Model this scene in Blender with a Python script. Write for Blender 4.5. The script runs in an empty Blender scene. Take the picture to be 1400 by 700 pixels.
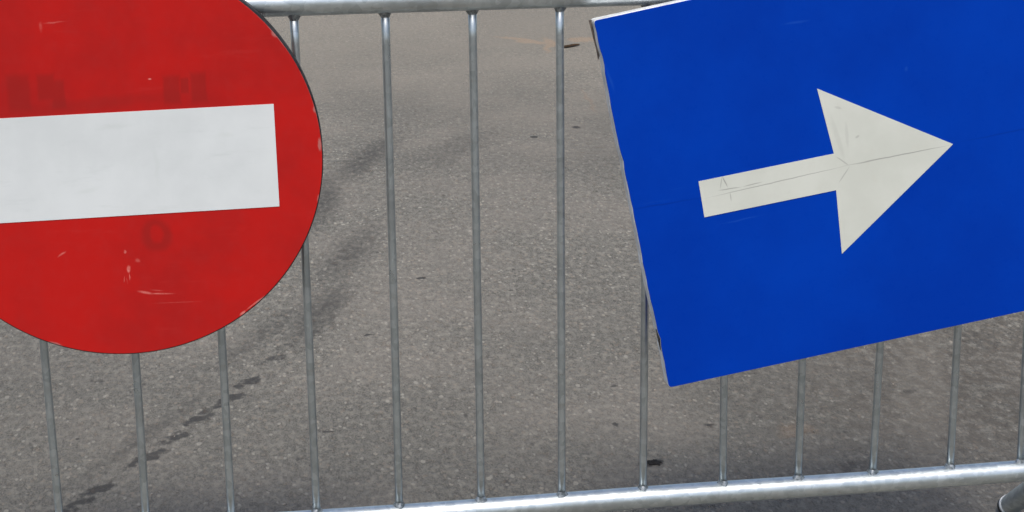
import bpy, bmesh, math, random
from mathutils import Vector, Matrix
random.seed(7)
sc = bpy.context.scene
col = sc.collection
rad = math.radians

# ---------------------------------------------------------------- camera
cam = bpy.data.cameras.new("camera")
cam.sensor_fit = 'HORIZONTAL'; cam.sensor_width = 36.0
cam.lens = 63.02; cam.clip_start = 0.05; cam.clip_end = 3000
co = bpy.data.objects.new("camera", cam); col.objects.link(co)
R_ = Vector((0.98989, -0.14147, -0.00976)); U_ = Vector((0.0517, 0.29595, 0.9538)); F_ = Vector((0.13205, 0.94467, -0.30027))
m = Matrix.Identity(4)
for i in range(3):
    m[i][0] = R_[i]; m[i][1] = U_[i]; m[i][2] = -F_[i]
m.translation = Vector((0.3168, -2.3907, 1.2985))
co.matrix_world = m
sc.camera = co

# ---------------------------------------------------------------- world, sun, exposure
SUN_EL, SUN_AZ = 64.0, 190.0       # azimuth from +y clockwise: high, behind the camera and a little to the left
w = bpy.data.worlds.new("World"); sc.world = w; w.use_nodes = True
nt = w.node_tree; nt.nodes.clear()
sky = nt.nodes.new('ShaderNodeTexSky'); sky.sky_type = 'NISHITA'; sky.sun_disc = False
sky.sun_elevation = rad(SUN_EL); sky.sun_rotation = rad(SUN_AZ)
sky.air_density = 1.0; sky.dust_density = 4.0; sky.ozone_density = 1.0
bg = nt.nodes.new('ShaderNodeBackground'); bg.inputs['Strength'].default_value = 0.12
wo = nt.nodes.new('ShaderNodeOutputWorld')
nt.links.new(sky.outputs[0], bg.inputs[0]); nt.links.new(bg.outputs[0], wo.inputs[0])
sl = bpy.data.lights.new("sun", 'SUN'); sl.energy = 1.5; sl.angle = rad(14); sl.color = (1.0, 0.95, 0.88)
so = bpy.data.objects.new("sun", sl); col.objects.link(so)
d = Vector((math.sin(rad(SUN_AZ))*math.cos(rad(SUN_EL)), math.cos(rad(SUN_AZ))*math.cos(rad(SUN_EL)), math.sin(rad(SUN_EL))))
so.rotation_euler = (-d).to_track_quat('-Z', 'Y').to_euler(); so.location = (0, 0, 10)
sc.view_settings.view_transform = 'Standard'; sc.view_settings.look = 'None'
sc.view_settings.gamma = 1; sc.view_settings.use_curve_mapping = False
sc.view_settings.exposure = 0.45
sc.render.engine = 'CYCLES'

# ---------------------------------------------------------------- helpers
def tag(o, label=None, cat=None, group=None, kind=None):
    if label: o['label'] = label
    if cat: o['category'] = cat
    if group: o['group'] = group
    if kind: o['kind'] = kind
    return o
def link(name, bm, mat, parent=None, smooth=True, loc=None):
    me = bpy.data.meshes.new(name); bm.normal_update(); bm.to_mesh(me); bm.free()
    if smooth:
        for p in me.polygons: p.use_smooth = True
    me.materials.append(mat)
    o = bpy.data.objects.new(name, me); col.objects.link(o)
    if parent: o.parent = parent
    if loc is not None: o.location = loc
    return o
def empty(name, loc=(0, 0, 0), rot=(0, 0, 0)):
    o = bpy.data.objects.new(name, None); col.objects.link(o); o.location = loc; o.rotation_euler = rot
    o.empty_display_size = 0.1
    return o
def tube(bm, pts, r, seg=24, caps=True, radii=None):
    pts = [Vector(p) for p in pts]; rings = []
    n = len(pts); prev = None
    for i, p in enumerate(pts):
        t = (pts[min(i+1, n-1)] - pts[max(i-1, 0)]).normalized()
        if prev is None:
            a = Vector((0, 1, 0)) if abs(t.y) < 0.9 else Vector((1, 0, 0))
            u = t.cross(a).normalized()
        else:
            u = (prev - t*prev.dot(t)).normalized()
        prev = u; v = t.cross(u)
        rr = radii[i] if radii else r
        rings.append([bm.verts.new(p + (u*math.cos(2*math.pi*k/seg) + v*math.sin(2*math.pi*k/seg))*rr) for k in range(seg)])
    for a, b in zip(rings, rings[1:]):
        for k in range(seg):
            bm.faces.new((a[k], a[(k+1) % seg], b[(k+1) % seg], b[k]))
    if caps:
        bm.faces.new(rings[0][::-1]); bm.faces.new(rings[-1])
    return rings
def prism(bm, poly, y0, y1, bev=0.0):
    """poly (x,z) extruded between y0 (front, towards the camera) and y1"""
    f = [bm.verts.new((x, y0, z)) for x, z in poly]; b = [bm.verts.new((x, y1, z)) for x, z in poly]
    n = len(poly)
    ff = bm.faces.new(f); bm.faces.new(b[::-1])
    for i in range(n):
        bm.faces.new((f[i], b[i], b[(i+1) % n], f[(i+1) % n]))
    bmesh.ops.recalc_face_normals(bm, faces=bm.faces)
    if bev:
        es = [e for e in bm.edges if all(v in f for v in e.verts)]
        bmesh.ops.bevel(bm, geom=es, offset=bev, segments=2, affect='EDGES', profile=0.5)
    return bm

class NT:
    """small material builder"""
    def __init__(s, name):
        s.m = bpy.data.materials.new(name); s.m.use_nodes = True; s.t = s.m.node_tree
        s.b = s.t.nodes['Principled BSDF']
        s.tc = s.t.nodes.new('ShaderNodeTexCoord')
        s.P = s.tc.outputs['Object']
    def n(s, typ, **kw):
        nd = s.t.nodes.new(typ)
        for k, v in kw.items(): setattr(nd, k, v)
        return nd
    def l(s, a, b): s.t.links.new(a, b)
    def put(s, sock, v):
        if hasattr(v, 'is_output') or isinstance(v, bpy.types.NodeSocket): s.l(v, sock)
        else: sock.default_value = v
    def math(s, op, a, b=0.0, clamp=False):
        nd = s.n('ShaderNodeMath', operation=op, use_clamp=clamp); s.put(nd.inputs[0], a); s.put(nd.inputs[1], b); return nd.outputs[0]
    def noise(s, scale, detail=4, rough=0.55, vec=None, lac=2.0):
        nd = s.n('ShaderNodeTexNoise'); nd.inputs['Scale'].default_value = scale; nd.inputs['Detail'].default_value = detail
        nd.inputs['Roughness'].default_value = rough
        s.l(vec or s.P, nd.inputs['Vector']); return nd.outputs['Fac']
    def voro(s, scale, feature='F1', vec=None, out='Distance', rand=1.0):
        nd = s.n('ShaderNodeTexVoronoi', feature=feature); nd.inputs['Scale'].default_value = scale
        nd.inputs['Randomness'].default_value = rand
        s.l(vec or s.P, nd.inputs['Vector']); return nd.outputs[out]
    def mapr(s, v, a, b, c=0.0, d=1.0, smooth=True):
        nd = s.n('ShaderNodeMapRange', interpolation_type='SMOOTHSTEP' if smooth else 'LINEAR')
        s.put(nd.inputs['Value'], v)
        for k, x in zip(('From Min', 'From Max', 'To Min', 'To Max'), (a, b, c, d)): nd.inputs[k].default_value = x
        return nd.outputs[0]
    def mix(s, f, a, b, mode='MIX'):
        nd = s.n('ShaderNodeMix', data_type='RGBA', blend_type=mode)
        s.put(nd.inputs['Factor'], f)
        for sk, v in ((nd.inputs['A'], a), (nd.inputs['B'], b)):
            if isinstance(v, tuple) and len(v) == 3: v = v + (1.0,)
            s.put(sk, v)
        return nd.outputs['Result']
    def scalevec(s, sc3, vec=None):
        nd = s.n('ShaderNodeMapping'); nd.inputs['Scale'].default_value = sc3; s.l(vec or s.P, nd.inputs['Vector']); return nd.outputs[0]
    def warp(s, amt, scale, vec=None):
        nd = s.n('ShaderNodeTexNoise'); nd.inputs['Scale'].default_value = scale; nd.inputs['Detail'].default_value = 5
        s.l(vec or s.P, nd.inputs['Vector'])
        a = s.n('ShaderNodeVectorMath', operation='SUBTRACT'); s.l(nd.outputs['Color'], a.inputs[0]); a.inputs[1].default_value = (.5, .5, .5)
        b = s.n('ShaderNodeVectorMath', operation='SCALE'); s.l(a.outputs[0], b.inputs[0]); b.inputs['Scale'].default_value = amt
        c = s.n('ShaderNodeVectorMath', operation='ADD'); s.l(b.outputs[0], c.inputs[0]); s.l(vec or s.P, c.inputs[1])
        return c.outputs[0]
    def ell(s, c, r, ang=0.0, soft=0.5, vec=None, axis='Z'):
        """1 inside an ellipse centre c (3D), half sizes r, turned by ang about axis"""
        nd = s.n('ShaderNodeMapping', vector_type='TEXTURE')
        nd.inputs['Location'].default_value = c
        rot = [0, 0, 0]; rot['XYZ'.index(axis)] = ang
        nd.inputs['Rotation'].default_value = rot
        nd.inputs['Scale'].default_value = r
        s.l(vec or s.P, nd.inputs['Vector'])
        ln = s.n('ShaderNodeVectorMath', operation='LENGTH'); s.l(nd.outputs[0], ln.inputs[0])
        return s.mapr(ln.outputs['Value'], 1.0-soft, 1.0+soft*0.3, 1.0, 0.0)
    def box(s, c, r, soft=0.4, vec=None):
        nd = s.n('ShaderNodeMapping', vector_type='TEXTURE')
        nd.inputs['Location'].default_value = c; nd.inputs['Scale'].default_value = r
        s.l(vec or s.P, nd.inputs['Vector'])
        sp = s.n('ShaderNodeSeparateXYZ'); s.l(nd.outputs[0], sp.inputs[0])
        m_ = s.math('MAXIMUM', s.math('ABSOLUTE', sp.outputs[0]), s.math('ABSOLUTE', sp.outputs[2]))
        return s.mapr(m_, 1.0-soft, 1.0+soft*.3, 1.0, 0.0)
    def seg(s, p, q, wd, soft=0.6, vec=None, plane='XZ', y=0.0):
        cx, cz = (p[0]+q[0])/2, (p[1]+q[1])/2
        L = math.hypot(q[0]-p[0], q[1]-p[1])/2; a = math.atan2(q[1]-p[1], q[0]-p[0])
        if plane == 'XZ': return s.ell((cx, y, cz), (L, 1.0, wd), -a, soft, vec, 'Y')
        return s.ell((cx, cz, 0), (L, wd, 1.0), a, soft, vec, 'Z')
    def union(s, lst):
        o = lst[0]
        for x in lst[1:]: o = s.math('MAXIMUM', o, x)
        return o
    def bump(s, h, strength, dist):
        nd = s.n('ShaderNodeBump'); nd.inputs['Strength'].default_value = strength; nd.inputs['Distance'].default_value = dist
        s.l(h, nd.inputs['Height']); s.l(nd.outputs[0], s.b.inputs['Normal']); return nd
    def fin(s, color=None, rough=None, metal=None, spec=None):
        if color is not None:
            s.put(s.b.inputs['Base Color'], color + (1.0,) if isinstance(color, tuple) and len(color) == 3 else color)
        if rough is not None: s.put(s.b.inputs['Roughness'], rough)
        if metal is not None: s.put(s.b.inputs['Metallic'], metal)
        if spec is not None: s.put(s.b.inputs['Specular IOR Level'], spec)
        return s.m

# ---------------------------------------------------------------- materials
def mat_asphalt():
    t = NT('asphalt')
    PA = t.scalevec((1, .55, 1))
    w1 = t.warp(0.006, 90, PA)
    # worn aggregate stones set in grey-brown binder
    stone = t.voro(125, vec=w1); scol = t.n('ShaderNodeTexVoronoi'); scol.inputs['Scale'].default_value = 125; t.l(w1, scol.inputs['Vector'])
    sep = t.n('ShaderNodeSeparateColor'); t.l(scol.outputs['Color'], sep.inputs[0])
    fine = t.noise(330, 3, 0.6, PA); mid = t.noise(38, 6, 0.7, PA); big = t.noise(2.3, 5, 0.6); patch = t.noise(0.55, 3, 0.5)
    mid2 = t.noise(72, 2, 0.55, PA)
    base = t.mix(t.mapr(mid, .34, .66), (0.088, 0.086, 0.074), (0.152, 0.148, 0.127))
    base = t.mix(t.math('MULTIPLY', t.mapr(mid2, .53, .63), .72), base, (0.290, 0.276, 0.230))
    base = t.mix(t.math('MULTIPLY', t.mapr(mid2, .47, .37), .78), base, (0.045, 0.043, 0.036))
    cell = t.math('MULTIPLY', t.math('SUBTRACT', 1.0, t.mapr(stone, .30, .60)), .55)
    base = t.mix(cell, base, t.mix(t.mapr(sep.outputs[2], .1, .9), (0.062, 0.059, 0.051), (0.262, 0.250, 0.214)))
    base = t.mix(t.mapr(fine, .36, .68), base, (0.205, 0.196, 0.168))
    base = t.mix(t.math('MULTIPLY', t.mapr(fine, .46, .34), .55), base, (0.055, 0.050, 0.045))
    # pale and dark single stones
    pale = t.math('MULTIPLY', t.mapr(sep.outputs[0], .86, .93), t.mapr(stone, .50, .30))
    base = t.mix(t.math('MULTIPLY', pale, .60), base, (0.40, 0.385, 0.33))
    dark = t.math('MULTIPLY', t.mapr(sep.outputs[1], .80, .9), t.mapr(stone, .55, .30))
    base = t.mix(t.math('MULTIPLY', dark, .42), base, (0.055, 0.052, 0.050))
    warm = t.math('MULTIPLY', t.mapr(sep.outputs[2], .88, .95), t.mapr(stone, .55, .30))
    base = t.mix(t.math('MULTIPLY', warm, .30), base, (0.27, 0.21, 0.15))
    # larger light stones, sparse
    v2 = t.n('ShaderNodeTexVoronoi'); v2.inputs['Scale'].default_value = 48; t.l(w1, v2.inputs['Vector'])
    s2 = t.n('ShaderNodeSeparateColor'); t.l(v2.outputs['Color'], s2.inputs[0])
    pale2 = t.math('MULTIPLY', t.mapr(s2.outputs[0], .90, .95), t.mapr(v2.outputs['Distance'], .26, .16))
    base = t.mix(t.math('MULTIPLY', pale2, .60), base, (0.42, 0.40, 0.34))
    # pits
    pit = t.math('MULTIPLY', t.mapr(s2.outputs[1], .88, .94), t.mapr(v2.outputs['Distance'], .24, .12))
    base = t.mix(t.math('MULTIPLY', pit, .7), base, (0.035, 0.032, 0.030))
    # dusty and greasy areas
    base = t.mix(t.math('MULTIPLY', t.mapr(big, .40, .64), .34), base, (0.235, 0.212, 0.180))
    base = t.mix(t.math('MULTIPLY', t.mapr(patch, .54, .40), .34), base, (0.080, 0.078, 0.070))
    # far strip: the ground colour turns paler and browner further off
    sx = t.n('ShaderNodeSeparateXYZ'); t.l(t.P, sx.inputs[0])
    far_tone = t.math('MULTIPLY', t.mapr(t.math('ADD', sx.outputs[1], t.math('MULTIPLY', t.math('SUBTRACT', big, .5), 2.0)), 2.2, 4.6), .48)
    base = t.mix(far_tone, base, (0.282, 0.255, 0.205))
    # right foreground is rougher and browner
    rgt = t.ell((1.75, 0.75, 0), (0.75, 0.6, 1), 0.4, 0.8, vec=t.warp(0.35, 3))
    base = t.mix(t.math('MULTIPLY', t.math('MULTIPLY', rgt, t.mapr(mid, .38, .58)), .62), base, (0.060, 0.050, 0.040))
    # smooth, pale band between the bars at the right
    sm = t.seg((1.40, 0.30), (1.72, 1.15), .055, .5, vec=t.warp(0.05, 9), plane='XY')
    base = t.mix(t.math('MULTIPLY', sm, .26), base, (0.190, 0.176, 0.148))
    # ---- tyre track: a soft dark band with sawtooth lug prints along its right edge
    ww = t.warp(0.045, 18); w2 = t.warp(0.12, 8); w3 = t.warp(.030, 55)
    grain = t.math('MULTIPLY', t.math('SUBTRACT', t.math('ADD', t.math('MULTIPLY', mid, .5), t.math('MULTIPLY', mid2, .5)), .5), 2.6)
    streak = t.mapr(t.noise(1.0, 5, .65, vec=t.scalevec((60, 30, 1))), .38, .62)
    def worn(m, lo, hi, gw=1.0):          # a stain that sits on the high stones only, with broken edges
        return t.mapr(t.math('SUBTRACT', m, t.math('MULTIPLY', grain, gw)), lo, hi)
    band = t.union([t.math('MULTIPLY', t.seg((-0.09, 0.44), (0.25, 1.05), .034, .9, ww, 'XY'), .62),
                    t.math('MULTIPLY', t.seg((0.10, 0.88), (0.47, 1.60), .062, .95, ww, 'XY'), .60),
                    t.math('MULTIPLY', t.ell((.415, 1.36, 0), (.070, .28, 1), -.32, .95, ww), .9),
                    t.math('MULTIPLY', t.ell((.50, 1.78, 0), (.075, .36, 1), -.30, .95, ww), .75),
                    t.math('MULTIPLY', t.ell((.455, 2.28, 0), (.075, .40, 1), -.12, .95, ww), .90),
                    t.math('MULTIPLY', t.ell((.60, 2.70, 0), (.080, .40, 1), -.35, .95, ww), .85),
                    t.math('MULTIPLY', t.ell((.88, 2.80, 0), (.12, .36, 1), -.5, .95, w2), .46),
                    t.math('MULTIPLY', t.ell((.72, 1.90, 0), (.05, .25, 1), -.3, .95, w2), .25)])
    base = t.mix(t.math('MULTIPLY', worn(band, .02, 1.0, .30), t.math('ADD', t.math('MULTIPLY', streak, .35), .45)), base, (0.042, 0.041, 0.038))
    lugs = []
    for (x, y, a) in [(-.055, .412, .8), (-.022, .452, .7), (.006, .503, .85), (.072, .615, .95), (.092, .640, .6), (.125, .705, .75), (.168, .790, .95), (.196, .842, .6), (.225, .885, .95), (.262, .968, .9), (.308, 1.085, .65), (.335, 1.16, .45)]:
        lugs.append(t.math('MULTIPLY', t.ell((x, y, 0), (.036, .022, 1), .55, .95, w3), a))
        lugs.append(t.math('MULTIPLY', t.ell((x-.022, y-.022, 0), (.030, .018, 1), 1.0, .95, w3), a*.7))
    lugs.append(t.math('MULTIPLY', t.seg((-.055, .40), (.28, 1.00), .0070, .7, w3, 'XY'), .42))
    lug = worn(t.union(lugs), .22, .62, .55)
    base = t.mix(t.math('MULTIPLY', lug, .76), base, (0.026, 0.026, 0.026))
    # ---- isolated dark spots and the rust-coloured scrape
    spots = [((.958, .452), (.028, .016), .2, 1.0), ((.965, .82), (.010, .012), 0, .6), ((.510, 1.197), (.016, .005), .1, .8), ((.654, 1.563), (.012, .012), 0, .7),
             ((1.126, 2.884), (.012, .022), 0, .8), ((1.275, 2.984), (.014, .026), 0, .7), ((1.30, .38), (.05, .03), .4, .35), ((1.017, .268), (.03, .014), 0, .3),
             ((.403, .685), (.018, .006), 0, .6), ((.396, 1.228), (.02, .03), 0, .5), ((-.056, .727), (.010, .010), 0, .6), ((-.04, 1.02), (.020, .014), 0, .45),
             ((.93, .63), (.009, .008), 0, .6), ((1.77, .95), (.05, .09), 0, .3), ((.20, .64), (.012, .012), .2, .4), ((.30, .80), (.02, .014), .2, .35),
             ((1.10, .60), (.012, .010), .2, .6), ((1.52, .70), (.02, .016), .2, .4), ((1.40, 2.2), (.02, .03), .2, .4), ((1.15, 2.5), (.015, .02), 0, .4)]
    sp = t.union([t.math('MULTIPLY', t.ell((p[0], p[1], 0), (r[0], r[1], 1), a, .6, w3), k) for p, r, a, k in spots])
    sp = worn(sp, .15, .65, .35); base = t.mix(t.math('MULTIPLY', sp, .85), base, (0.028, 0.027, 0.026))
    scr = t.union([t.seg((1.22, 4.60), (1.46, 4.30), .035, .8, w2, 'XY'), t.seg((1.38, 4.15), (1.44, 4.55), .03, .8, w2, 'XY'), t.ell((1.56, 4.42, 0), (.08, .08, 1), 0, .8, w2)])
    base = t.mix(t.math('MULTIPLY', worn(scr, .1, .9, .8), .30), base, (0.42, 0.27, 0.15))
    rust = t.union([t.seg((1.365, 3.1), (1.40, 3.6), .012, .8, w2, 'XY'), t.ell((1.24, .56, 0), (.04, .04, 1), 0, .9, w2)])
    base = t.mix(t.math('MULTIPLY', worn(rust, .1, .9, .8), .14), base, (0.30, 0.17, 0.08))
    h = t.math('ADD', t.math('MULTIPLY', fine, .5), t.math('MULTIPLY', t.math('SUBTRACT', 1.0, stone), .7))
    h = t.math('ADD', h, t.math('MULTIPLY', mid, .9)); h = t.math('ADD', h, t.math('MULTIPLY', mid2, 1.0))
    t.bump(h, 0.95, 0.0045)
    return t.fin(base, t.mapr(fine, .3, .7, .72, .95), 0.0, 0.35)

def mat_galv(name, tint=1.0, rough=.34, soil=.35):
    t = NT(name)
    sp = t.n('ShaderNodeTexVoronoi'); sp.inputs['Scale'].default_value = 110; t.l(t.warp(.006, 60), sp.inputs['Vector'])
    s = t.n('ShaderNodeSeparateColor'); t.l(sp.outputs['Color'], s.inputs[0])
    n1 = t.noise(14, 5, .65); n2 = t.noise(1, 5, .6, vec=t.scalevec((8, 40, 60)))
    c = t.mix(s.outputs[0], (0.48*tint, 0.535*tint, 0.55*tint), (0.62*tint, 0.675*tint, 0.69*tint))
    c = t.mix(t.math('MULTIPLY', t.mapr(n1, .48, .72), soil), c, (0.30, 0.31, 0.31))
    c = t.mix(t.math('MULTIPLY', t.mapr(n2, .58, .75), .35), c, (0.40, 0.38, 0.35))
    r = t.math('ADD', t.math('MULTIPLY', s.outputs[1], .10), t.math('ADD', rough-.05, t.math('MULTIPLY', n1, .12)))
    t.bump(t.math('ADD', t.math('MULTIPLY', s.outputs[2], .25), t.math('ADD', n1, t.math('MULTIPLY', t.noise(160, 3), .35))), .22, .0012)
    return t.fin(c, r, .92)

def mat_red():
    t = NT('red_reflective_sheet')
    n1 = t.noise(5, 5, .6); n2 = t.noise(55, 5, .7); n3 = t.noise(1, 6, .7, vec=t.scalevec((9, 9, 90)))
    c = t.mix(t.mapr(n1, .36, .64), (0.415, 0.013, 0.012), (0.520, 0.012, 0.010))
    c = t.mix(t.math('MULTIPLY', t.mapr(n2, .45, .75), .16), c, (0.40, 0.030, 0.028))
    c = t.mix(t.math('MULTIPLY', t.mapr(n3, .56, .72), .14), c, (0.56, 0.05, 0.045))
    w1 = t.warp(.010, 40)
    gh = []
    for (x, z, hx, hz) in [(-.118, .098, .017, .028), (-.083, .104, .013, .020), (-.068, .094, .010, .022), (.077, .094, .013, .022), (.112, .096, .012, .024), (.094, .099, .006, .012)]:
        nd = t.box((x, 0, z), (hx*.95, 1, hz*.95), .35, t.warp(.004, 60)); gh.append(nd)
    c = t.mix(t.math('MULTIPLY', t.union(gh), .50), c, (0.28, 0.016, 0.014))
    # faint ring-shaped ghost under the bar
    o = t.ell((.044, 0, -.103), (.022, 1, .026), 0, .35, w1, 'Y'); i = t.ell((.044, 0, -.102), (.010, 1, .014), 0, .4, w1, 'Y')
    ring = t.math('MULTIPLY', o, t.math('SUBTRACT', 1.0, i))
    c = t.mix(t.math('MULTIPLY', ring, .50), c, (0.28, 0.016, 0.014))
    smear = t.seg((-.14, .072), (.10, .088), .010, .8, w1)
    c = t.mix(t.math('MULTIPLY', smear, .30), c, (0.27, 0.020, 0.018))
    w2 = t.warp(.003, 120)
    scr = [(t.seg((-.088, -.127), (-.076, -.119), .0014, .8, w2), .6), (t.ell((.0040, 0, -.1485), (.0028, 1, .0055), .1, .6, w2, 'Y'), 1.0),
           (t.ell((.0010, 0, -.124), (.0022, 1, .0030), 0, .7, w2, 'Y'), .7), (t.seg((.0045, -.154), (.0042, -.165), .0009, .7, w2), .6),
           (t.seg((.013, -.1805), (.034, -.1855), .0022, .8), .75), (t.seg((.028, -.1848), (.062, -.1868), .0013, .8), .7), (t.seg((.030, -.1795), (.048, -.1820), .0010, .8), .35),
           (t.ell((.0495, 0, .1095), (.0026, 1, .0013), 0, .6, None, 'Y'), .9),
           (t.seg((.03, -.199), (.10, -.200), .0009, .8), .18), (t.seg((.148, -.2235), (.156, -.2165), .0020, .6, w2), .9),
           (t.seg((.156, -.2165), (.178, -.200), .0010, .6), .7), (t.seg((-.08, .187), (-.05, .189), .0012, .8, w2), .35), 
           (t.ell((-.083, 0, .182), (.0025, 1, .007), 0, .8, w2, 'Y'), .30), (t.ell((.0165, 0, -.137), (.004, 1, .003), .4, .8, w2, 'Y'), .30),
           (t.seg((-.002, -.158), (-.004, -.168), .0007, .7, w2), .5), (t.seg((.0, -.160), (.0012, -.170), .0006, .8, w2), .35)]
    sm = t.union([t.math('MULTIPLY', a, k) for a, k in scr])
    c = t.mix(t.math('MULTIPLY', sm, t.mapr(n2, .35, .6, .35, .85)), c, (0.80, 0.27, 0.23))
    chips = t.union([t.ell((.2665, 0, .012), (.0030, 1, .010), 0, .5, w2, 'Y'), t.ell((.262, 0, .060), (.0030, 1, .005), -.2, .6, w2, 'Y'), t.ell((.262, 0, -.062), (.0025, 1, .006), .2, .6, w2, 'Y'), t.ell((.214, 0, .163), (.004, 1, .006), -.7, .6, w2, 'Y'), t.ell((.176, 0, -.203), (.010, 1, .0018), -.72, .6, w2, 'Y'), t.ell((-.1, 0, -.249), (.010, 1, .0018), .4, .6, w2, 'Y')])
    c = t.mix(t.math('MULTIPLY', chips, .62), c, (0.46, 0.22, 0.20))
    # worn paler line right at the rim, broken up
    ln = t.n('ShaderNodeVectorMath', operation='LENGTH'); sxz = t.scalevec((1, 0, 1)); t.l(sxz, ln.inputs[0])
    rim = t.math('MULTIPLY', t.mapr(ln.outputs['Value'], .2680, .2692), t.math('MULTIPLY', t.mapr(t.noise(16, 4, .6), .44, .60), t.ell((.19, 0, .19), (.22, 1, .22), 0, .6, None, 'Y')))
    c = t.mix(t.math('MULTIPLY', rim, .60), c, (0.50, 0.20, 0.19))
    t.bump(t.math('ADD', n1, t.math('MULTIPLY', n2, .1)), .12, .002)
    return t.fin(c, t.mapr(n2, .3, .7, .34, .46), 0.0, 0.16)

def mat_white_sheet():
    t = NT('white_reflective_sheet')
    n1 = t.noise(7, 5, .6); n2 = t.noise(1, 5, .65, vec=t.scalevec((12, 12, 70)))
    c = t.mix(t.mapr(n1, .3, .7), (0.66, 0.70, 0.70), (0.74, 0.78, 0.78))
    c = t.mix(t.math('MULTIPLY', t.mapr(n2, .56, .74), .28), c, (0.55, 0.60, 0.585))
    w = t.warp(.02, 20)
    sm = t.union([t.seg((-.03, .045), (.03, .050), .004, .8, w), t.seg((.13, .03), (.16, .028), .005, .9, w), t.seg((-.06, -.04), (-.02, -.03), .004, .9, w), t.seg((.05, .02), (.052, -.03), .004, .9, w)])
    c = t.mix(t.math('MULTIPLY', sm, .14), c, (0.50, 0.56, 0.51))
    return t.fin(c, .45, 0.0, .3)

def mat_blue():
    t = NT('blue_reflective_sheet')
    n1 = t.noise(2.6, 5, .6); n2 = t.noise(70, 4, .6)
    c = t.mix(t.mapr(n1, .36, .66), (0.0, 0.0335, 0.345), (0.0, 0.043, 0.405))
    c = t.mix(t.math('MULTIPLY', t.mapr(n2, .5, .8), .14), c, (0.0, 0.055, 0.44))
    w = t.warp(.004, 40)
    dk = t.union([t.seg((.035, -.262), (.16, -.247), .0013, .8, w), t.seg((.515, -.188), (.66, -.165), .0013, .8, w)])
    c = t.mix(t.math('MULTIPLY', dk, .45), c, (0.001, 0.020, 0.22))
    lt = t.union([t.math('MULTIPLY', t.seg((.050, -.256), (.12, -.246), .0010, .9, w), .35), t.math('MULTIPLY', t.seg((.10, -.236), (.13, -.232), .0009, .8, w), .5), t.ell((.437, 0, -.082), (.003, 1, .004), 0, .8, w, 'Y'),
                  t.seg((.26, -.015), (.30, -.010), .0020, .9, w), t.seg((.015, -.060), (.028, -.10), .0020, .9, w), t.seg((.17, -.288), (.24, -.276), .0012, .9, w)])
    c = t.mix(t.math('MULTIPLY', lt, .18), c, (0.03, 0.14, 0.55))
    t.bump(n1, .10, .003)
    return t.fin(c, t.mapr(n2, .3, .7, .26, .36), 0.0, 0.06)

def mat_arrow():
    t = NT('off_white_film')
    n1 = t.noise(12, 5, .6); n2 = t.noise(45, 5, .7)
    c = t.mix(t.mapr(n1, .3, .7), (0.565, 0.590, 0.530), (0.620, 0.645, 0.585))
    c = t.mix(t.math('MULTIPLY', t.mapr(n2, .52, .75), .25), c, (0.54, 0.53, 0.46))
    w = t.warp(.0016, 60)
    def L(p, q, wd, k): return t.math('MULTIPLY', t.seg(p, q, wd, .5, w), k)
    lines = [L((.150, -.2500), (.358, -.2125), .0008, .9), L((.345, -.2140), (.506, -.1905), .0009, 1.0), L((.366, -.2120), (.420, -.2030), .0009, .6),
             L((.1765, -.2195), (.1850, -.2360), .0010, 1.0), L((.1765, -.2200), (.1740, -.2380), .0008, .7), L((.170, -.2395), (.205, -.2360), .0009, .9),
             L((.188, -.2425), (.190, -.2560), .0009, .7), L((.205, -.2360), (.235, -.2300), .0009, .8),
             L((.338, -.1990), (.3590, -.2140), .0011, .6), L((.3590, -.2140), (.343, -.2380), .0010, .6), L((.330, -.1400), (.352, -.2080), .0040, .16), L((.352, -.1500), (.356, -.1900), .0028, .20),
             L((.366, -.175), (.372, -.171), .0018, .5), L((.335, -.130), (.346, -.133), .0020, .35)]
    c = t.mix(t.math('MULTIPLY', t.union(lines), .62), c, (0.20, 0.20, 0.19))
    return t.fin(c, .5, 0.0, .25)

def mat_plain(name, c1, c2, rough, metal=0.0, scale=30, spec=.4, bump=.1):
    t = NT(name); n1 = t.noise(scale, 5, .65)
    c = t.mix(t.mapr(n1, .35, .65), c1, c2); t.bump(n1, bump, .001)
    return t.fin(c, rough, metal, spec)

M_asph = mat_asphalt()
M_rail = mat_galv('galvanised_rail', 1.12, .30, .30)
M_bar = mat_galv('galvanised_bar', .93, .27, .45)
M_weld = mat_plain('weld_metal', (.16, .18, .19), (.42, .45, .46), .4, .85, 220)
M_red = mat_red(); M_white = mat_white_sheet(); M_blue = mat_blue(); M_arrow = mat_arrow()
M_darkrim = mat_plain('dark_rim_paint', (.008, .008, .009), (.032, .031, .032), .6, 0, 60)
M_whiterim = mat_plain('white_rim_and_lit_edge', (.55, .57, .58), (.80, .82, .82), .45, 0, 40)  # paint of the blue sign's rim; on the feet it imitates a sunlit edge
M_leaf = mat_plain('dry_leaf', (.045, .026, .012), (.12, .07, .03), .8, 0, 90)
M_leafpale = mat_plain('dry_straw', (.30, .19, .10), (.42, .28, .16), .85, 0, 60)
M_grit = mat_plain('grit_stone', (.14, .13, .115), (.33, .30, .26), .85, 0, 25)
M_rubber = mat_plain('black_plastic', (.02, .02, .02), (.05, .05, .05), .6, 0, 60)
M_tar = mat_plain('tar', (.006, .006, .006), (.022, .021, .02), .85, 0, 200, .25, .6)
M_strip = mat_plain('dark_brown_strip', (.06, .05, .045), (.16, .13, .11), .7, 0, 120)
M_ply = mat_plain('sign_back_aluminium', (.35, .36, .37), (.5, .51, .52), .45, .8, 30)

# ---------------------------------------------------------------- ground
bm = bmesh.new()
S = 900
vs = [bm.verts.new(p) for p in ((-S, -S, 0), (S, -S, 0), (S, S, 0), (-S, S, 0))]; bm.faces.new(vs)
g = link('asphalt_road', bm, M_asph, smooth=False); tag(g, kind='structure')

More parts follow.
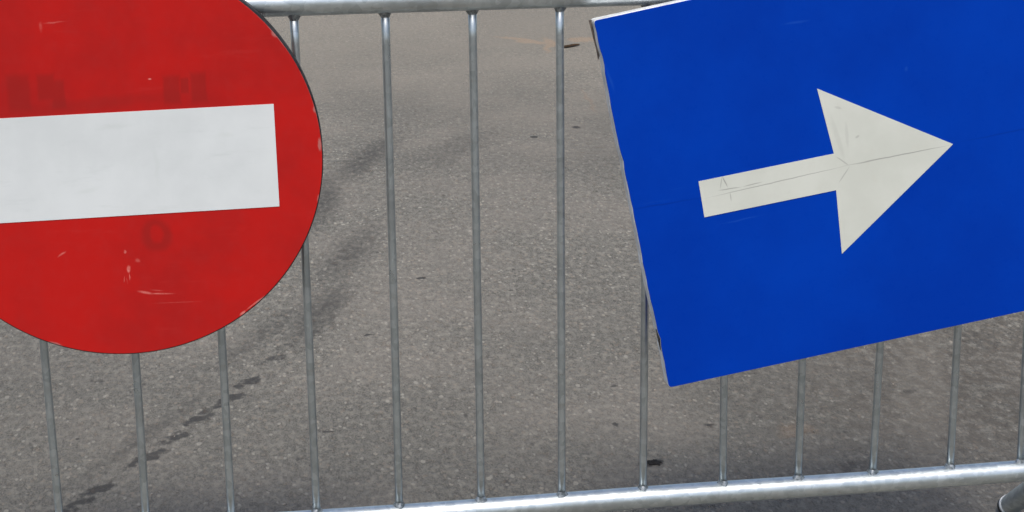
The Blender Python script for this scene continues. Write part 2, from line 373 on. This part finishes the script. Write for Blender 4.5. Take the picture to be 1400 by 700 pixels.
# grit scattered on the asphalt: nobody could count it
bm = bmesh.new()
for i in range(900):
    y = 0.1 + 5.2*random.random()**1.3; x = -0.9 + random.random()*(3.4 + .25*y)
    r = random.uniform(.0010, .0026)*(1.5 if random.random() < .06 else 1)
    mt = Matrix.Translation((x, y, r*.35)) @ Matrix.Rotation(random.random()*6.28, 4, 'Z') @ Matrix.Diagonal((1, random.uniform(.6, 1), random.uniform(.45, .8), 1))
    q = bmesh.ops.create_icosphere(bm, subdivisions=1, radius=r, matrix=mt)
    for v in q['verts']: v.co += Vector((random.uniform(-1, 1), random.uniform(-1, 1), random.uniform(-.5, .5)))*r*.2
gr = link('grit', bm, M_grit, smooth=False); tag(gr, 'tiny pale stones loose on the asphalt', 'grit', kind='stuff')

# ---------------------------------------------------------------- barrier
RZ = 0.150; RB = .0165           # bottom rail centre height and radius
TR = .0175; TZ = 0.8885 + TR     # top rail
XL, XR = -0.62, 1.507
bar_root = empty('crowd_barrier', ((XL+XR)/2, 0, 0))
tag(bar_root, 'galvanised steel crowd barrier of upright bars carrying the two road signs', 'barrier')
ox = (XL+XR)/2
def bx(p): return (p[0]-ox, p[1], p[2])
# top rail and posts: one bent tube in life, parts here
RC = .09
def arc(cx, cz, a0, a1, n=10): return [(cx+RC*math.cos(rad(a0+(a1-a0)*k/n)), 0, cz+RC*math.sin(rad(a0+(a1-a0)*k/n))) for k in range(n+1)]
bm = bmesh.new()
pts = arc(XL+RC, TZ-RC, 180, 90)
for k in range(1, 40):
    x = XL+RC+(XR-XL-2*RC)*k/40; pts.append((x, 0.0006*math.sin(x*5), TZ+0.0008*math.sin(x*3.1+1)))
pts += arc(XR-RC, TZ-RC, 90, 0)
tube(bm, [bx(p) for p in pts], TR, 40); link('top_rail', bm, M_rail, bar_root)
for X in (XL, XR):
    bm = bmesh.new(); tube(bm, [bx((X, 0, TZ-RC-.0004)), bx((X, 0, RZ-.02))], TR, 32); link('post', bm, M_rail, bar_root)
bm = bmesh.new()
pts = [(XL+TR*.9 + (XR-XL-TR*1.8)*k/40, 0, RZ+.0007*math.sin(k*.5)) for k in range(41)]
tube(bm, [bx(p) for p in pts], RB, 40); link('bottom_rail', bm, M_rail, bar_root)
XB = [(-.4885, -.4830), (-.3660, -.3620), (-.2450, -.2400), (-.1240, -.1200),
      (-.0028, .0005), (.1172, .1220), (.2381, .2410), (.3606, .3610), (.4808, .4828), (.6015, .6004), (.7215, .7196), (.8441, .8402),
      (.9659, .9567), (1.0824, 1.0760), (1.1993, 1.2000), (1.3220, 1.3110), (1.4345, 1.4130)]
rnd = random.Random(3)
for (xb, xt) in XB:
    z0, z1 = RZ+RB*.55, TZ-TR*.55
    bow = rnd.uniform(-.0016, .0016); yb = rnd.uniform(-.001, .001); pts = []
    for k in range(17):
        f = k/16; x = xb + (xt-xb)*f + bow*math.sin(math.pi*f); pts.append((x, yb, z0+(z1-z0)*f))
    bm = bmesh.new(); radii = [.0057]*17
    tube(bm, [bx(p) for p in pts], .0061, 20, radii=radii)
    b = link('bar', bm, M_bar, bar_root)
    # weld beads at both ends
    for (x, zz, s_) in ((xb, RZ+RB*.92, 1), (xt, TZ-TR*.92, -1)):
        bm = bmesh.new()
        N = 20
        prof = [(.0096, -.0035), (.0094, .0000), (.0080, .0022), (.0066, .0046), (.0058, .0064)]
        rings = []
        for j, (r, h) in enumerate(prof):
            ring = []
            for k in range(N):
                a = 2*math.pi*k/N; rr = r*(1+.10*math.sin(3*a+x*90)+.06*math.sin(7*a+x*50)) if j < 4 else r
                # the bead hugs the tube: sink with distance from the tube's crown
                yy = rr*math.sin(a); drop = (RB - math.sqrt(max(RB*RB-yy*yy, 0)))*(1.1 if j < 3 else .3)
                ring.append(bm.verts.new(bx((x+rr*math.cos(a), yb+yy, zz+s_*(h-drop)))))
            rings.append(ring)
        for a, c in zip(rings, rings[1:]):
            for k in range(N): bm.faces.new((a[k], a[(k+1) % N], c[(k+1) % N], c[k]))
        bmesh.ops.recalc_face_normals(bm, faces=bm.faces)
        link('weld_bead', bm, M_weld, b)
# feet: two splayed tube legs under each post
for X in (XL, XR):
    for s_ in (1, -1):
        E_ = Vector((X-.014, s_*.150, .018)); A = Vector((X-.002, s_*.004, .150))
        dirn = (E_-A).normalized()
        bm = bmesh.new()
        tube(bm, [bx(A), bx(A+(E_-A)*.5), bx(E_)], .0175, 28, caps=False)
        f = link('foot', bm, M_rail, bar_root)
        bm = bmesh.new(); tube(bm, [bx(E_-dirn*.001), bx(E_+dirn*.0035)], .0186, 28); 
        link('rim', bm, M_whiterim, f)  # white ring: the sunlit edge of the tube end, put into the colour
        bm = bmesh.new(); tube(bm, [bx(E_+dirn*.0035), bx(E_+dirn*.012)], .0178, 28); link('end_plug', bm, M_rubber, f)

# ---------------------------------------------------------------- round red sign
R0 = .2704
sg = empty('no_entry_sign', (.120, -.045, .7113))
tag(sg, 'round red no entry sign with a white bar, scratched, hung on the barrier', 'road sign')
def disc(bm, r, y0, y1, n=160, bev=.0012):
    prism(bm, [(r*math.cos(2*math.pi*k/n), r*math.sin(2*math.pi*k/n)) for k in range(n)][::-1], y0, y1, bev)
bm = bmesh.new(); disc(bm, R0-.0012, 0.0, .0030, bev=.0005); link('face_plate', bm, M_red, sg, smooth=False)
bm = bmesh.new(); n = 160
rings = []
for (r, y) in ((R0-.0012, .0012), (R0+.0002, .0016), (R0+.0008, .0255), (R0-.001, .0268), (R0-.012, .0266)):
    rings.append([bm.verts.new((r*math.cos(2*math.pi*k/n), y, r*math.sin(2*math.pi*k/n))) for k in range(n)])
for a, b in zip(rings, rings[1:]):
    for k in range(n): bm.faces.new((a[k], a[(k+1) % n], b[(k+1) % n], b[k]))
bmesh.ops.recalc_face_normals(bm, faces=bm.faces)
link('rim', bm, M_darkrim, sg)
# white bar: square ends, turned by 3 degrees like the sign; left end mirrors the right one about the centre
q = [(.2081, .0699), (.2090, -.0710), (-.2081, -.0765), (-.2085, .0643)]
bm = bmesh.new(); prism(bm, q, -.0006, .0004); link('white_bar', bm, M_white, sg, smooth=False)
bm = bmesh.new(); prism(bm, [(-.16, -.018), (.16, -.018), (.16, .018), (-.16, .018)], .0268, .0282, 0); 
c = link('back_bracket', bm, M_ply, sg, smooth=False); c.location = (0, 0, .165)
for X in (-.1, .1):
    bm = bmesh.new()
    a = [(X, .0245+.0004, .18), (X, .026, .203), (X, .036, .2185), (X, .047, .2195), (X, .061, .2135), (X, .0665, .198), (X, .0655, .170)]
    tube(bm, a, .0025, 10)
    link('hook', bm, M_ply, sg)

# ---------------------------------------------------------------- blue sign
bs = empty('arrow_sign', (.7585, -.0459, .8776), (rad(-5), 0, 0))
tag(bs, 'tilted blue sign board with a white arrow pointing right, hung on the barrier', 'road sign')
TLc, BL = (0.0, -.0005), (.1015, -.5185)
ux, uz = .9806, .1750            # along the top edge
W = .600
TRc = (TLc[0]+ux*W, TLc[1]+uz*W); BR = (BL[0]+.5440*1.085, BL[1]+.0848*1.085)
def rr(poly, r=.004, n=4):
    out = []; N = len(poly)
    for i in range(N):
        p = Vector(poly[i]); a = (Vector(poly[i-1])-p).normalized(); b = (Vector(poly[(i+1) % N])-p).normalized()
        for k in range(n+1):
            f = k/n; out.append(tuple(p + a*r*(1-f)**2 + b*r*f**2))
    return out
quad = rr([TLc, TRc, BR, BL], .005)
# the left edge is nicked and slightly wavy
_r = random.Random(11); _le = []
a_, b_ = Vector(quad[-1]), Vector(quad[0])
for k in range(1, 46):
    p = a_.lerp(b_, k/46); e_ = _r.uniform(-.0005, .0004) + (.0016 if k in (6, 29, 41, 42) else 0) + .0007*math.sin(k*.33)
    _le.append((p.x+e_, p.y))
quad = quad + _le
# bend the left edge by a hair where it is dented
bm = bmesh.new(); prism(bm, quad, 0.0, .0018, .0004); link('face_plate', bm, M_blue, bs, smooth=False)
# folded rim behind the face
cen = Vector((sum(p[0] for p in quad)/len(quad), sum(p[1] for p in quad)/len(quad)))
def inset(poly, dd):
    out = []
    for p in poly:
        v = Vector(p)-cen; out.append(tuple(cen + v*(1-dd/v.length)))
    return out
bm = bmesh.new(); rings = []
for (dd, y) in ((.0004, .0019), (-.0006, .0030), (-.0006, .0265), (.0006, .0275), (.016, .0275)):
    rings.append([bm.verts.new((x, y, z)) for x, z in inset(quad, dd)])
N = len(quad)
for a, b in zip(rings, rings[1:]):
    for k in range(N): bm.faces.new((a[k], a[(k+1) % N], b[(k+1) % N], b[k]))
bmesh.ops.recalc_face_normals(bm, faces=bm.faces)
link('rim', bm, M_whiterim, bs, smooth=False)
arrow = [(.1435, -.2254), (.3358, -.1953), (.3103, -.1037), (.5083, -.1895), (.3500, -.3384), (.3399, -.2470), (.1519, -.2761)]
bm = bmesh.new(); prism(bm, arrow, -.0006, .0004); link('arrow', bm, M_arrow, bs, smooth=False)
bm = bmesh.new(); prism(bm, [(.12, -.03), (.50, -.03), (.50, 0), (.12, 0)], .0277, .0292); link('back_bracket', bm, M_ply, bs, smooth=False)
for X in (.2, .42):
    bm = bmesh.new()
    tube(bm, [(X, .0285, -.02), (X, .031, .030), (X, .040, .0475), (X, .050, .0500), (X, .064, .042), (X, .071, .020), (X, .071, -.005)], .0025, 10)
    link('hook', bm, M_ply, bs)

# thin dark strips standing off the left edge of the blue board
bm = bmesh.new()
st = [(-.0036, -.0012), (.0010, -.0010), (.0080, -.0300), (.0110, -.0500), (.0090, -.0560), (.0062, -.0400), (.0022, -.0250), (-.0010, -.0110)]
prism(bm, st, .0200, .0206); link('edge_strip', bm, M_strip, bs, smooth=False)
bm = bmesh.new()
st = [(.0832, -.4330), (.0880, -.4360), (.0935, -.4640), (.0950, -.4720), (.0896, -.4630), (.0858, -.4480)]
prism(bm, st, .0040, .0046); link('edge_strip', bm, M_rubber, bs, smooth=False)

# ---------------------------------------------------------------- small things on the road
def leaf(bm, pts, wd, curl):
    L = []; 
    for i, p in enumerate(pts):
        f = i/(len(pts)-1); ww = wd*math.sin(math.pi*min(max(f*.92+.04, 0), 1))**.7
        L.append([bm.verts.new((p[0]+ww*s*.25, p[1]+ww*s, p[2]+curl*abs(s))) for s in (-1, -.5, 0, .5, 1)])
    for a, b in zip(L, L[1:]):
        for k in range(4): bm.faces.new((a[k], a[k+1], b[k+1], b[k]))
    bmesh.ops.solidify(bm, geom=bm.faces[:], thickness=.0008)
bm = bmesh.new(); leaf(bm, [(-.045, -.01, .004), (-.025, -.004, .007), (0, 0, .009), (.025, .012, .010), (.05, .026, .007)], .020, -.004)
lf = link('dry_leaf', bm, M_leaf, loc=(1.475, 4.29, 0)); tag(lf, 'small dark curled dry leaf on the asphalt near the blue sign corner', 'leaf')
bm = bmesh.new()
q = bmesh.ops.create_icosphere(bm, subdivisions=3, radius=1)
for v in q['verts']:
    n_ = 1+.25*math.sin(5*v.co.x+2)*math.cos(4*v.co.y)+.12*math.sin(11*v.co.x*v.co.y+1)
    k_ = 1+.12*math.sin(9*v.co.x+3*v.co.y)*math.sin(7*v.co.y+1); v.co = Vector((v.co.x*.015*n_*k_, v.co.y*.013*n_*k_, v.co.z*.0065*n_*(1+.4*math.sin(8*v.co.x+1)*math.sin(6*v.co.y))+.0006))
tb = link('tar_crumb', bm, M_tar, loc=(.962, .449, 0)); tb.scale = (.75, .85, .6); tag(tb, 'flat black crumb of tar lying on the asphalt behind the barrier', 'tar crumb')
